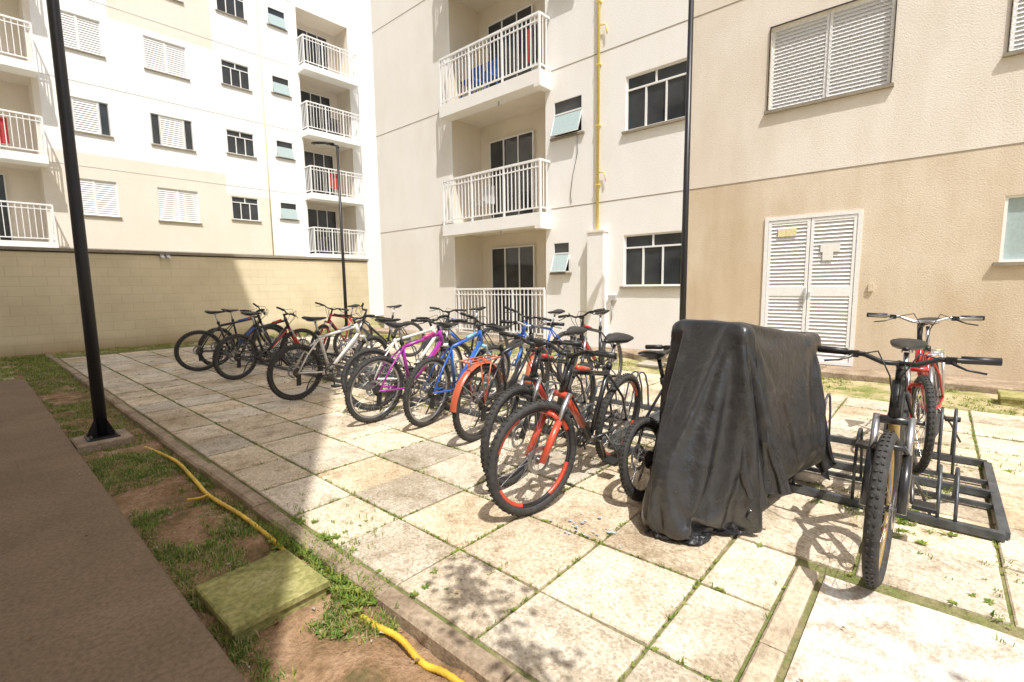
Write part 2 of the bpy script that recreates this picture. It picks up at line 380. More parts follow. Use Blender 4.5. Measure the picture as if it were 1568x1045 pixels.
for k in range(500): 
    u=random.gauss(1.04,.05);v=random.uniform(1.7,2.7); (weed(a,u,v,-.02,random.uniform(.01,.03),[M_g1,M_g2]) if random.random()<.5 else tuft(a,u,v,-.02,random.uniform(.02,.06),5,.01,[M_g1,M_g2],.0018))
a.obj('soil_bed_grass')
a=Acc()
for k in range(14000):
    q=random.random()
    if q<.40: u,v=random.uniform(-1.5,1.05),random.uniform(10.15,14)
    elif q<.6: u,v=random.uniform(1.1,8.3),random.uniform(13.15,13.98)
    elif q<.8: u,v=random.uniform(6.5,7.75),random.uniform(-2,6)
    else: u,v=random.uniform(6.5,7.8),random.uniform(6,13.5)
    d=dens(u,v,1.6,9)
    thr=.06 if .6<=q<.8 else -.3
    if d<thr+.2*random.random(): continue
    tuft(a,u,v,-.03,random.uniform(.02,.06)*(1.6 if v>9 and u>5 else 1),5,.02,[M_g1,M_g2,M_g2,M_g3],.004)
a.obj('lawn_grass')
# ------------------------------------------------------------ small tree behind the photographer (its leaf shade falls on the slabs)
T=empty('tree'); a=Acc()
base=V3((.75,-2.3,-.05)); cr=V3((-.15,-1.75,3.0))
trunk=[base,base+V3((-.06,.05,.8)),base+V3((-.2,.15,1.5)),cr+V3((0,-.1,-.9)),cr]
a.tube(trunk,[.06,.05,.045,.038,.025],simple('bark',(.16,.12,.08),.9,var=.4,scale=20),8)
tips=[];big=[]
for k in range(15):
    an=k*2.4; l=random.uniform(.45,.95); s0=trunk[3].lerp(cr,random.random()); e=s0+V3((math.cos(an)*l,math.sin(an)*l,random.uniform(.1,.7)))
    m_=s0.lerp(e,.5)+V3((0,0,.08)); a.tube([s0,m_,e],[.014,.009,.004],MC['bark'],5); tips+=[m_,e]
off=lambda x,y,z:V3((x-.285*z,y-.476*z,z))
for (x,y,z) in ((1.40,1.55,2.9),(1.30,1.42,2.8),(1.20,1.02,2.8),(2.75,-.62,3.2),(1.9,-.2,3.1),(3.1,-.75,3.2)):
    e=off(x,y,z); m_=cr.lerp(e,.5)+V3((0,0,.15)); a.tube([cr,m_,e],[.018,.010,.003],MC['bark'],5); tips+=[m_.lerp(e,.8)]; big.append(e)
a.obj('trunk_and_limbs',T); a=Acc()
for p in tips+big:
    B=p in big
    for k in range(34 if B else 16):
        c=p+V3((random.gauss(0,.06 if B else .09),random.gauss(0,.06 if B else .09),random.gauss(0,.05))); an=random.uniform(0,6.28); l=random.uniform(.04,.08); dx,dy=math.cos(an)*l,math.sin(an)*l; dz=random.uniform(-.03,.02)
        a.add([c,c+V3((dx*.5-dy*.3,dy*.5+dx*.3,dz*.5)),c+V3((dx,dy,dz)),c+V3((dx*.5+dy*.3,dy*.5-dx*.3,dz*.5))],[(0,1,2,3)],M_g1)
a.obj('leaves',T)
# ------------------------------------------------------------ buildings
def facade(acc,a0,a1,z0,z1,ops,matfn,extra_a=(),extra_z=()):
    A=sorted(set([a0,a1]+[x for o in ops for x in o[:2]]+list(extra_a))); Z=sorted(set([z0,z1]+[x for o in ops for x in o[2:4]]+list(extra_z)))
    A=[x for x in A if a0<=x<=a1]; Z=[x for x in Z if z0<=x<=z1]
    for i in range(len(A)-1):
        for j in range(len(Z)-1):
            ca,cz=(A[i]+A[i+1])/2,(Z[j]+Z[j+1])/2
            if any(o[0]<ca<o[1] and o[2]<cz<o[3] for o in ops): continue
            acc.quad((A[i],0,Z[j]),(A[i+1],0,Z[j]),(A[i+1],0,Z[j+1]),(A[i],0,Z[j+1]),matfn(ca,cz))
    for o in ops:
        x0,x1,y0,y1,d,m,mb=o[:7]
        acc.quad((x0,0,y0),(x0,d,y0),(x0,d,y1),(x0,0,y1),m); acc.quad((x1,0,y0),(x1,d,y0),(x1,d,y1),(x1,0,y1),m)
        acc.quad((x0,0,y0),(x1,0,y0),(x1,d,y0),(x0,d,y0),m); acc.quad((x0,0,y1),(x1,0,y1),(x1,d,y1),(x0,d,y1),m)
        acc.quad((x0,d,y0),(x1,d,y0),(x1,d,y1),(x0,d,y1),mb)
def frame(acc,a0,a1,z0,z1,d0,d1,w,m):
    acc.box((a0,d0,z0),(a0+w,d1,z1),m); acc.box((a1-w,d0,z0),(a1,d1,z1),m)
    acc.box((a0+w,d0,z0),(a1-w,d1,z0+w),m); acc.box((a0+w,d0,z1-w),(a1-w,d1,z1),m)
def sill(acc,a0,a1,z,m=M_sill): acc.box((a0-.05,-.05,z-.045),(a1+.05,.06,z-.002),m)
def louvre(acc,a0,a1,z0,z1,d,pitch=.05,m=M_slat,fw=.04):
    frame(acc,a0,a1,z0,z1,d-.012,d+.03,fw,m)
    z=z0+fw
    while z<z1-fw-.01:
        acc.prism(a0+fw,a1-fw,[(d-.01,z),(d-.006,z-.002),(d+.022,z+pitch*.8),(d+.018,z+pitch*.8+.002)],m); z+=pitch
    acc.quad((a0+fw,d+.028,z0+fw),(a1-fw,d+.028,z0+fw),(a1-fw,d+.028,z1-fw),(a0+fw,d+.028,z1-fw),m)
def slider(acc,a0,a1,z0,z1,d=.07,n=2,transom=0,glass=M_glass,fm=M_alu):
    frame(acc,a0,a1,z0,z1,d-.03,d+.03,.03,fm)
    zt=z1-transom if transom else z1
    if transom: acc.box((a0+.03,d-.028,zt-.015),(a1-.03,d+.028,zt+.015),fm)
    w=(a1-a0)/n
    for k in range(1,n): acc.box((a0+w*k-.015,d-.026,z0+.03),(a0+w*k+.015,d+.026,zt-.015),fm)
    if transom: acc.box(((a0+a1)/2-.015,d-.026,zt+.015),((a0+a1)/2+.015,d+.026,z1-.03),fm)
    for k in range(n):
        dd=d+(.008 if k%2 else -.006)
        acc.quad((a0+w*k,dd,z0+.03),(a0+w*(k+1),dd,z0+.03),(a0+w*(k+1),dd,zt),(a0+w*k,dd,zt),glass)
    if transom: acc.quad((a0+.03,d,zt),(a1-.03,d,zt),(a1-.03,d,z1-.03),(a0+.03,d,z1-.03),glass)
def railing(acc,a0,a1,dfr,z0,z1,sp=.11,m=M_alu,sides=True):
    acc.box((a0,dfr-.02,z1-.045),(a1,dfr+.025,z1),m); acc.box((a0,dfr-.012,z0+.08),(a1,dfr+.015,z0+.11),m)
    acc.box((a0,dfr-.012,z1-.17),(a1,dfr+.015,z1-.145),m)
    n=int((a1-a0)/sp)
    for k in range(n+1):
        x=a0+(a1-a0)*k/n; post=(k%max(1,n//3)==0)
        w=.02 if post else .009
        acc.box((x-w,dfr-w,z0 if post else z0+.11),(x+w,dfr+w,z1-.045),m)
    if sides:
        for x in (a0,a1):
            acc.box((x-.02,dfr+.02,z1-.045),(x+.02,.0,z1),m); acc.box((x-.012,dfr+.02,z0+.08),(x+.012,0,z0+.11),m)
            k=dfr+sp
            while k<-.03: acc.box((x-.009,k-.009,z0+.11),(x+.009,k+.009,z1-.045),m); k+=sp
DB=8.4
Bp=empty('apartment_building')
xb=lambda p:(DB+p.y,p.x,p.z)
def matB(ca,cz):
    if ca<3.36: return M_tan if cz<2.88 else M_beige
    if ca>9.4: return M_cream
    return M_white
dw=lambda a0,a1,z0,z1,m=M_cream:(a0,a1,z0,z1,.13,m,M_dark)
ops=[dw(.88,2.12,.07,2.28,M_tan),dw(.69,2.15,3.88,5.06,M_beige),dw(-1.95,-.51,1.5,2.29,M_tan),dw(-1.9,-.42,3.93,5.08,M_beige),
 dw(3.42,4.57,4.09,5.05),dw(3.42,4.57,1.25,2.21),dw(5.5,6.22,4.29,5.02),dw(5.80,6.24,1.55,2.19),
 dw(.69,2.15,6.68,7.86,M_beige),dw(3.42,4.57,6.89,7.85),dw(5.5,6.22,7.09,7.82),dw(-1.9,-.42,6.73,7.88,M_beige)]
BX0,BX1=6.42,9.33
fl=[.12,2.80,5.60,8.4]
for i,z in enumerate(fl):
    top=(fl[i+1]-.2) if i<3 else 11
    ops.append((BX0,BX1,z,top,1.0,M_recess,M_recess))
w=Acc(xb)
facade(w,-6,12.6,-.1,16,ops,matB,(3.36,9.4),(2.88,))
w.quad((12.6,0,-.1),(12.6,10,-.1),(12.6,10,16),(12.6,0,16),M_cream); w.quad((-6,0,-.1),(-6,10,-.1),(-6,10,16),(-6,0,16),M_beige)
w.quad((-6,0,16),(12.6,0,16),(12.6,10,16),(-6,10,16),M_grey); w.quad((-6,10,-.1),(12.6,10,-.1),(12.6,10,16),(-6,10,16),M_beige)
w.obj('walls',Bp)
w=Acc(xb)
for z in (2.88,5.63,8.45,11.2):
    for (x0,x1) in ((-6,BX0-.15),(BX1+.02,12.6)):
        w.box((x0,-.004,z-.008),(x1,.0,z+.008),M_seam)
w.box((3.352,-.004,-.05),(3.366,.0,16),M_seam)
w.box((4.92,-.16,.06),(5.28,-.002,2.3),M_white,None); w.box((4.90,-.18,2.30),(5.30,-.002,2.34),M_cream)
w.tube([(5.12,-.05,2.34),(5.12,-.05,9),(5.12,-.05,15.5)],.028,M_pipe,10)
for z in (3.2,4.3,5.4,6.5,7.6): w.box((5.08,-.08,z),(5.16,-.002,z+.02),M_pipe)
w.tube([(5.12,-.05,3.45),(4.97,-.05,3.42),(4.94,-.05,3.25)],.012,M_pipe,6); w.tube([(5.12,-.05,6.1),(4.97,-.05,6.07),(4.94,-.05,5.9)],.012,M_pipe,6)
w.tube([(5.62,-.02,4.28),(5.6,-.03,3.9),(5.72,-.02,3.5),(5.78,-.02,3.1),(5.76,-.01,2.95)],.006,M_black,5)
w.tube([(4.8,-.02,1.0),(4.8,-.02,.6)],.012,M_alug,6); w.box((4.7,-.06,.98),(4.86,-.002,1.08),M_alug)
w.box((.70,-.03,1.15),(.76,-.002,1.25),M_tan)
w.obj('wall_trim',Bp)
w=Acc(xb)
frame(w,.88,2.12,.07,2.28,-.02,.06,.05,M_alu)
for (x0,x1) in ((.935,1.495),(1.505,2.065)):
    louvre(w,x0,x1,.12,1.12,.0,.055); louvre(w,x0,x1,1.18,2.225,.0,.055); w.box((x0,-.012,1.12),(x1,.03,1.18),M_slat)
w.box((1.515,-.05,1.0),(1.535,-.012,1.2),M_alug); w.box((1.46,-.03,1.08),(1.49,-.012,1.14),M_alug)
w.box((1.68,-.022,1.98),(1.93,-.013,2.10),M_papery); w.box((1.12,-.022,1.72),(1.36,-.013,1.84),M_paper); w.box((1.2,-.022,1.60),(1.33,-.013,1.72),M_paper)
w.obj('louvre_door',Bp)
w=Acc(xb)
def shutterwin(w,a0,a1,z0,z1,net=True,pitch=.05):
    mid=(a0+a1)/2
    louvre(w,a0,mid-.004,z0,z1,.05,pitch,fw=.035); louvre(w,mid+.004,a1,z0,z1,.065,pitch,fw=.035); sill(w,a0,a1,z0)
    if net:
        frame(w,a0-.02,a1+.02,z0-.0,z1+.02,-.022,-.002,.010,M_black)
        W=a1-a0;Hh=z1-z0;s=.085;k=-Hh
        while k<W:
            for sg in (1,-1):
                t0=max(0,-k);t1=min(Hh,W-k)
                if t1>t0:
                    p=(a0+k+t0,-.012,z0+t0) if sg==1 else (a1-k-t0,-.012,z0+t0); q=(a0+k+t1,-.012,z0+t1) if sg==1 else (a1-k-t1,-.012,z0+t1)
                    w.tube([p,q],.0016,M_alug,3,cap=False)
            k+=s
shutterwin(w,.69,2.15,3.88,5.06); shutterwin(w,-1.9,-.42,3.93,5.08); shutterwin(w,.69,2.15,6.68,7.86,False); shutterwin(w,-1.9,-.42,6.73,7.88,False)
slider(w,-1.95,-.51,1.5,2.29,.05,2,glass=M_glassg); sill(w,-1.95,-.51,1.5)
for (z0,z1) in ((4.09,5.05),(1.25,2.21),(6.89,7.85)):
    slider(w,3.42,4.57,z0,z1,.06,3,.24); sill(w,3.42,4.57,z0)
    for (c0,c1) in ((3.45,3.62),(4.3,4.45)):
        n=8; w.add([(c0+(c1-c0)*i/n,.10+.012*(i%2),zz) for zz in (z0,z1-.25) for i in range(n+1)],[(i,i+1,n+2+i,n+1+i) for i in range(n)],M_curtain)
    # potted things on the inner ledge
    w.box((3.85,.095,z0+.03),(3.95,.11,z0+.22),M_c if False else M_alug)
for (x0,x1,z0,z1) in ((5.5,6.22,4.29,5.02),(5.80,6.24,1.55,2.19),(5.5,6.22,7.09,7.82)):
    frame(w,x0,x1,z0,z1,.0,.05,.03,M_alu); sill(w,x0,x1,z0)
    zm=z0+(z1-z0)*.62
    w.box((x0+.03,.005,zm-.015),(x1-.03,.045,zm+.015),M_alu)
    w.quad((x0,.03,zm),(x1,.03,zm),(x1,.03,z1),(x0,.03,z1),M_glass)
    p=[(x0+.03,.02,zm),(x1-.03,.02,zm),(x1-.03,-.13,z0+.02),(x0+.03,-.13,z0+.02)]
    w.quad(*p,M_glassg); w.tube(p,.012,M_alu,5,closed=True)
w.obj('windows',Bp)
w=Acc(xb)
for i,z in enumerate(fl):
    if i>0:
        w.box((6.28,-.36,z-.27),(9.36,.0,z-.005),M_white,None); w.box((6.28,-.36,z-.33),(6.44,-.002,z-.27),M_cream)
        w.tube([(7.6,-.15,z-.36),(7.6,-.15,z-.27)],.02,M_alug,6)
    if i>0: railing(w,6.31,9.33,-.33,z,z+1.07)
    else: railing(w,6.45,9.3,-.03,z,z+1.12,sides=False)
    slider(w,7.5,8.95,z,z+2.15,.96,3)
    w.quad((7.6,.985,z),(8.2,.985,z),(8.2,.985,z+2.1),(7.6,.985,z+2.1),M_curtain)
w.obj('balconies',Bp)
w=Acc(xb)
M_c1=simple('cloth_red',(.5,.06,.06),.9); M_c2=simple('cloth_blue',(.05,.12,.35),.9); M_c3=simple('cloth_dark',(.06,.05,.06),.9)
def cloth(x0,x1,z0,z1,d,m):
    n=10; vs=[];
    for j in range(2):
        for i in range(n+1): vs.append((x0+(x1-x0)*i/n,d+.025*math.sin(i*1.9+j),z1 if j==0 else z0+.04*math.sin(i*1.3)))
    w.add(vs,[(i,i+1,n+1+i+1,n+1+i) for i in range(n)],m,True)
cloth(6.75,6.86,5.95,6.6,-.05,M_c1); cloth(6.5,6.7,5.9,6.62,-.08,M_c3); w.tube([(6.43,-.06,6.62),(9.3,-.06,6.62)],.004,M_black,4)
for (x,z,m) in ((8.1,5.6,M_c2),(8.6,5.6,M_c2),(8.3,2.8,M_alug)):
    w.box((x-.2,-.2,z+.42),(x+.2,.2,z+.45),m); w.box((x-.2,.18,z+.45),(x+.2,.21,z+.85),m)
    for sx in (-.18,.18):
        for sy in (-.18,.18): w.tube([(x+sx,sy,z),(x+sx*.9,sy*.9,z+.42)],.015,m,5)
w.obj('balcony_items',Bp)
DL=20.5
Lp=empty('apartment_building')
xl=lambda p:(p.x,DL+p.y,p.z)
fL=[.2,2.75,5.25,7.80,10.35,12.9]
def matL(ca,cz):
    if 2.1<ca<8.6 and 2.3<cz<5.6 and not(ca>7.0 and cz>4.9): return M_Ltan
    if 3.9<ca<6.9 and cz>9.95: return M_Ltan
    if ca<2.1 : return M_Ltan
    return M_Lwhite
ops=[];wins=[]
rows=[(3.70,4.82),(6.25,7.27),(8.70,9.75),(11.25,12.3)]
for i,(z0,z1) in enumerate(rows):
    for (a0,a1) in ((2.55,3.70),(4.80,6.03)): wins.append(('s',i,a0,a1,z0,z1))
    wins.append(('w',i,7.14,8.12,z1-.87,z1)); wins.append(('b',i,8.95,9.66,z1-.68,z1))
wins.append(('s',0,2.55,3.70,1.2,2.3)); wins.append(('s',0,4.8,6.03,1.2,2.3))
for t_,i,a0,a1,z0,z1 in wins: ops.append((a0,a1,z0,z1,.12,M_Lwhite,M_dark))
for i in range(5):
    ops.append((10.1,12.4,fL[i],fL[i+1]-.2,1.1,M_Ltan,M_Ltan)); ops.append((-1.5,1.95,fL[i],fL[i+1]-.2,1.1,M_Ltan,M_Ltan))
w=Acc(xl)
facade(w,-14,24,-.1,15.6,ops,matL,(2.1,3.9,6.9,7.0,8.6),(2.3,4.9,5.6,9.95))
w.quad((-14,0,15.6),(24,0,15.6),(24,11,15.6),(-14,11,15.6),M_grey); w.quad((-14,0,-.1),(-14,11,-.1),(-14,11,15.6),(-14,0,15.6),M_Lwhite); w.quad((24,0,-.1),(24,11,-.1),(24,11,15.6),(24,0,15.6),M_Lwhite)
w.obj('walls',Lp)
w=Acc(xl)
for t_,i,a0,a1,z0,z1 in wins:
    sill(w,a0,a1,z0)
    if t_=='s':
        if i==1:
            louvre(w,a0+.26,a1-.26,z0,z1,.04,.07,fw=.03); slider(w,a0,a0+.26,z0,z1,.05,1,fm=M_alug); slider(w,a1-.26,a1,z0,z1,.05,1,fm=M_alug)
        else:
            m_=(a0+a1)/2; louvre(w,a0,m_,z0,z1,.04,.07,fw=.03); louvre(w,m_,a1,z0,z1,.05,.07,fw=.03)
    elif t_=='w': slider(w,a0,a1,z0,z1,.05,3,.22); w.quad((a0+.6,.1,z0),(a1,.1,z0),(a1,.1,z1),(a0+.6,.1,z1),M_curtain)
    else:
        frame(w,a0,a1,z0,z1,0,.05,.04,M_alu); zm=z0+.42
        w.quad((a0,.03,zm),(a1,.03,zm),(a1,.03,z1),(a0,.03,z1),M_glass); w.quad((a0+.03,.02,zm),(a1-.03,.02,zm),(a1-.03,-.08,z0),(a0+.03,-.08,z0),M_glassg)
w.obj('windows',Lp)
w=Acc(xl)
for i in range(5):
    z=fL[i]
    for (a0,a1,da,db) in ((10.02,12.5,10.6,12.0),(-1.55,2.06,-.9,1.2)):
        if i>0: w.box((a0,-.62,z-.24),(a1,0,z-.005),M_Lwhite)
        railing(w,a0+.04,a1-.04,-.58,z,z+1.1,.13)
        slider(w,da,db,z,z+2.1,1.06,3); w.quad((da+.5,1.08,z),(db,1.08,z),(db,1.08,z+2.05),(da+.5,1.08,z+2.05),M_curtain)
    if i in (1,3): w.box((10.3+.3*i,-.3,z),(10.7+.3*i,.1,z+.75),M_c3)
    if i==2: w.quad((10.9,-.5,z+.3),(11.3,-.5,z+.28),(11.3,-.52,z+.95),(10.9,-.52,z+.95),M_c1)
    if i==2: w.quad((.8,-.5,z+.15),(1.3,-.5,z+.2),(1.3,-.52,z+.9),(.8,-.52,z+.9),M_c1)
w.obj('balconies',Lp)
w=Acc(xl)
w.tube([(8.55,-.04,2),(8.55,-.04,6.2),(8.55,-.04,15)],.025,simple('pipe_cream',(.75,.68,.45),.5),6)
M_sf=simple('seam_far',(.62,.59,.54),.9)
for z in (2.65,5.2,7.75,10.3,12.8): w.box((2.12,-.006,z-.01),(9.98,0,z+.01),M_sf)
w.obj('wall_trim',Lp)
EL=61; CH=6.63/(math.cos(math.radians(59.1))/math.tan(math.radians(EL)))
Cp=empty('apartment_building')
w=Acc()
w.box((-9,-1.34,-.14),(-1.2,9.6,CH),M_caster); w.obj('walls',Cp)
w=Acc()
for k in range(int(CH/2.8)):
    z=1.2+2.8*k
    for y in (.2,2.6,5,7.4):
        w.box((-1.2,y,z),(-1.185,y+1.2,z+1.1),M_alu); w.box((-1.186,y+.05,z+.05),(-1.18,y+1.15,z+1.05),M_glass); w.box((-1.199,y-.05,z-.05),(-1.15,y+1.25,z-.003),M_sill)
w.obj('windows',Cp)
w=Acc(); w.box((-12,14,-.14),(8.8,14.2,2.14),M_block); w.box((-12.02,13.96,2.14),(8.82,14.24,2.20),M_sill); 
for x in (3.2,3.32): w.box((x,13.93,2.06),(x+.08,13.998,2.13),M_alug); w.tube([(x+.04,13.95,2.08),(x+.04,13.84,2.05)],.03,M_alu,8)
w.tube([(-12,13.985,2.12),(8.8,13.985,2.12)],.012,M_black,5)
w.obj('boundary_wall')
def lamp(u,v,h=5.8,base=None,rot=0):
    p=empty('street_lamp',(u,v,0)); p.rotation_euler=(0,0,math.radians(rot)); a=Acc()
    a.tube([(0,0,.02),(0,0,1.6),(0,0,h)],[.047,.045,.034],M_pole,16)
    a.box((-.11,-.11,.02),(.11,.11,.035),M_pole,None,.003)
    for k in range(4):
        an=math.pi/4+k*math.pi/2; c,s_=math.cos(an),math.sin(an)
        a.add([(c*.04,s_*.04,.035),(c*.13,s_*.13,.036),(c*.042,s_*.042,.2)],[(0,1,2)],M_pole)
        a.tube([(c*.12,s_*.12,.03),(c*.12,s_*.12,.06)],.01,M_steel,6)
    a.obj('pole',p); a=Acc()
    a.tube([(.05,0,h-.08),(-.05,0,h),(-.2,0,h+.03)],.03,M_pole,10)
    prof=[(.0,.03),(.06,.06),(.2,.10),(.42,.12),(.58,.10),(.66,.04)]
    vs=[];fs=[]
    for i,(x,wd) in enumerate(prof):
        for k in range(10):
            an=2*math.pi*k/10; vs.append((-.08-x,wd*math.cos(an)*1.2,h+.05+.3*wd*(1.6*math.sin(an) if math.sin(an)>0 else math.sin(an))))
    for i in range(len(prof)-1):
        for k in range(10): fs.append((i*10+k,i*10+(k+1)%10,(i+1)*10+(k+1)%10,(i+1)*10+k))
    fs+=[tuple(range(10)),tuple(range(50,60))]
    a.add(vs,fs,M_pole,True); a.box((-.62,-.08,h+.004),(-.3,.08,h+.016),M_lens); a.obj('lamp_head',p)
    if base: b=Acc(); b.box((-base,-base,-.12),(base,base,.02),M_kerb,None,.01); b.obj('footing',p)
    return p
lamp(.70,5.45,base=.19); lamp(7.72,13.6,h=5.45,base=.2,rot=-46); lamp(7.03,2.84,base=.2)
# ------------------------------------------------------------ bicycle rack
rk=empty('bicycle_rack'); a=Acc()
sect=[(-.32,1.9),(2.0,4.2),(4.3,6.5),(6.6,8.8),(8.9,10.6)]
for v0,v1 in sect:
    for u in (3.3,3.93,4.58): a.box((u-.02,v0,.01),(u+.02,v1,.05),M_rack)
    for v in (v0,v1): a.box((3.32,v-.02,.012),(4.56,v+.02,.048),M_rack)
    n=int((v1-v0)/.37)
    for k in range(n):
        vc=v0+.22+k*.37; hi=.42 if k%2 else .28
        for (ua,ub,h) in ((3.3,3.72,hi),(4.58,4.15,.70-hi)):
            for dv in (-.035,.035):
                s=1 if ub>ua else -1
                P=[(ua,vc+dv,.05),(ua+s*.02,vc+dv,h*.6)]
                for q in range(7):
                    an=math.pi-math.pi*q/6; P.append(((ua+ub)/2+s*(math.cos(an)*.12)-s*.04,vc+dv,h-.1+.1*math.sin(an)))
                P.append((ub,vc+dv,.03)); a.tube(P,.009,M_rack,6)
    for u in (3.72,4.15): a.box((u-.012,v0,.014),(u+.012,v1,.04),M_rack)
a.obj('hoops_and_base',rk)
# ------------------------------------------------------------ bicycles
def bicycle(loc,heading,frame_m,lean=4,steer=0,R=.33,accent=None,rim=None,fork=None,wb=1.04,fender=None,carrier=False,saddle_m=None,grip=None,tire_w=.025,scale=1,kids=False,name='bicycle',barh=0,step=False,arcs=None):
    E=empty(name,(loc[0],loc[1],.004))
    E.rotation_euler=(Matrix.Rotation(math.radians(heading),3,'Z')@Matrix.Rotation(math.radians(lean),3,'X')).to_euler()
    E.scale=(scale,)*3
    rim=rim or M_steel; fork=fork or frame_m; saddle_m=saddle_m or M_black; grip=grip or M_black; accent=accent or frame_m
    hb=V3((wb-.20,0,R+.36)); ht=V3((wb-.255,0,R+.50)); ax=(ht-hb).normalized()
    S=Matrix.Translation(hb)@Matrix.Rotation(math.radians(steer),4,ax)@Matrix.Translation(-hb)
    def wheel(nm,cx,M,hub,disc=True):
        a=Acc(); c=(cx,0,R); tw=tire_w
        pr=[(tw*math.cos(t)*.95 - tw,tw*math.sin(t)) for t in [2*math.pi*k/9 for k in range(9)]]
        a.ring(c,R,pr,M_rubber,52,M)
        for k in range(60):
            an=2*math.pi*(k+.5)/60
            Mt=Matrix.Translation(V3(c))@Matrix.Rotation(-an,4,'Y')
            if M is not None: Mt=M@Mt
            for yy in (-.013,.004): a.box((R-.004,yy,-.005),(R+.002,yy+.009,.005),M_rubber,Mt)
        rp=[(.006,.011),(-.014,.008),(-.016,0),(-.014,-.008),(.006,-.011)]
        a.ring(c,R-tw*1.95,rp,rim,52,M)
        if arcs:
            for q in range(4): a.ring(c,R-tw*1.95,[(x*1.05,y*1.15) for x,y in rp],arcs,10,M,arc=(q*math.pi/2+.3,q*math.pi/2+1.1))
        ns=28
        for k in range(ns):
            an=2*math.pi*k/ns; y=.028 if k%2 else -.028; off=.5*(1 if (k//2)%2 else -1)
            p=(cx+.022*math.cos(an+off),y,R+.022*math.sin(an+off)); q=(cx+(R-tw*2)*math.cos(an),0,R+(R-tw*2)*math.sin(an))
            a.tube([p,q],.0013,M_chrome,3,M=M,cap=False)
        a.tube([(cx,-.05,R),(cx,.05,R)],.015,M_steel,10,M=M); a.tube([(cx,-.07,R),(cx,.07,R)],.006,M_chrome,6,M=M)
        a.disc(c,.028,.024,.03,hub,16,M); a.disc(c,.028,-.03,-.024,hub,16,M)
        if disc: a.ring((cx,.04,R),.07,[(.01,.001),(-.012,.001),(-.012,-.001),(.01,-.001)],M_chrome,28,M,False)
        if nm=='rear_wheel':
            for q,(rr) in enumerate((.055,.047,.040,.033,.027)): a.disc(c,rr,-.034-.004*q,-.0365-.004*q,M_steel,20,M)
        a.obj(nm,E)
    wheel('rear_wheel',0,None,M_chrome); wheel('front_wheel',wb,S,M_chrome)
    a=Acc(); BB=V3((.42,0,R-.04)); st=V3((.29,0,R+(.42 if not step else .40))); 
    tt0=V3((.30,0,R+.38)) if not step else V3((.345,0,R+.16))
    a.tube([BB,st],.017,frame_m,10); a.tube([tt0,ht-ax*.03],.017,frame_m,10); a.tube([BB,hb+ax*.03],.021,frame_m,10); a.tube([hb-ax*.01,ht+ax*.01],.024,frame_m,12)
    for y in (-.06,.06):
        a.tube([BB+V3((-.02,y*.4,0)),V3((.25,y*.9,R-.03)),V3((0,y,R))],.010,frame_m,8)
        a.tube([st+V3((.005,y*.25,-.05)),V3((.12,y*.9,R+.2)),V3((0,y,R))],.009,frame_m,8)
    a.tube([BB+V3((0,-.04,0)),BB+V3((0,.04,0))],.024,M_steel,12)
    if accent!=frame_m:
        d=(hb-BB); a.tube([BB+d*.3,BB+d*.9],.0225,accent,10)
        d=(ht-tt0); a.tube([tt0+d*.55,tt0+d*.85],.0180,accent,10)
    a.tube([st+V3((0,0,-.01)),st+V3((-.008,0,.03))],.021,M_black,10)
    a.tube([ht+V3((.1,.02,.1)),ht+V3((.08,.03,-.02)),ht+V3((-.06,.022,-.03)),tt0+V3((.02,.02,.02))],.003,M_black,5)
    a.obj('frame',E)
    a=Acc(); sp=st+(st-BB).normalized()*(.16+barh*.3)
    a.tube([st,sp],.013,M_chrome if not kids else M_black,10)
    rows=[(-.13,.066,.012),(-.11,.082,.02),(-.05,.075,.022),(0,.05,.018),(.06,.026,.014),(.12,.018,.012),(.145,.01,.006)]
    vs=[];n=12
    for x,wd,hh in rows:
        for k in range(n):
            an=2*math.pi*k/n; s_=math.sin(an); vs.append((sp.x+x,wd*math.cos(an),sp.z+.035+(.012 if x<-.1 else 0)+ (hh*s_ if s_>0 else hh*1.3*s_)))
    fs=[(i*n+k,i*n+(k+1)%n,(i+1)*n+(k+1)%n,(i+1)*n+k) for i in range(len(rows)-1) for k in range(n)]+[tuple(range(n)),tuple(range((len(rows)-1)*n,len(rows)*n))]
    a.add(vs,fs,saddle_m,True)
    for y in (-.022,.022): a.tube([(sp.x-.1,y,sp.z+.012),(sp.x,y,sp.z+.0),(sp.x+.09,y*.6,sp.z+.018)],.0035,M_chrome,5)
    a.obj('saddle',E)
    a=Acc(); ctop=hb-ax*.02; f0=V3((wb,0,R))
    a.tube([ctop-V3((0,.068,0)),ctop,ctop+V3((0,.068,0))],.02,fork,8,M=S)
    for y in (-.062,.062):
        mid=ctop.lerp(f0,.55)+V3((0,y,0))
        a.tube([ctop+V3((0,y,.02)),mid],.0145,M_chrome,8,M=S); a.tube([ctop.lerp(f0,.38)+V3((0,y,0)),f0+V3((0,y,-.01))],.020,fork,8,M=S)
    a.tube([ctop.lerp(f0,.38)+V3((0,-.062,.0)),ctop.lerp(f0,.33)+V3((.045,-.05,.02)),ctop.lerp(f0,.33)+V3((.045,.05,.02)),ctop.lerp(f0,.38)+V3((0,.062,0))],.013,fork,8,M=S)
    a.obj('fork',E)
    a=Acc(); stp=ht+ax*.06; bc=stp+V3((.06,0,.02+barh))
    a.tube([ht,stp+ax*(.02+barh)],.015,M_black,8,M=S); a.tube([stp+V3((0,0,barh*.8)),bc],.016,M_black,8,M=S); W=.31
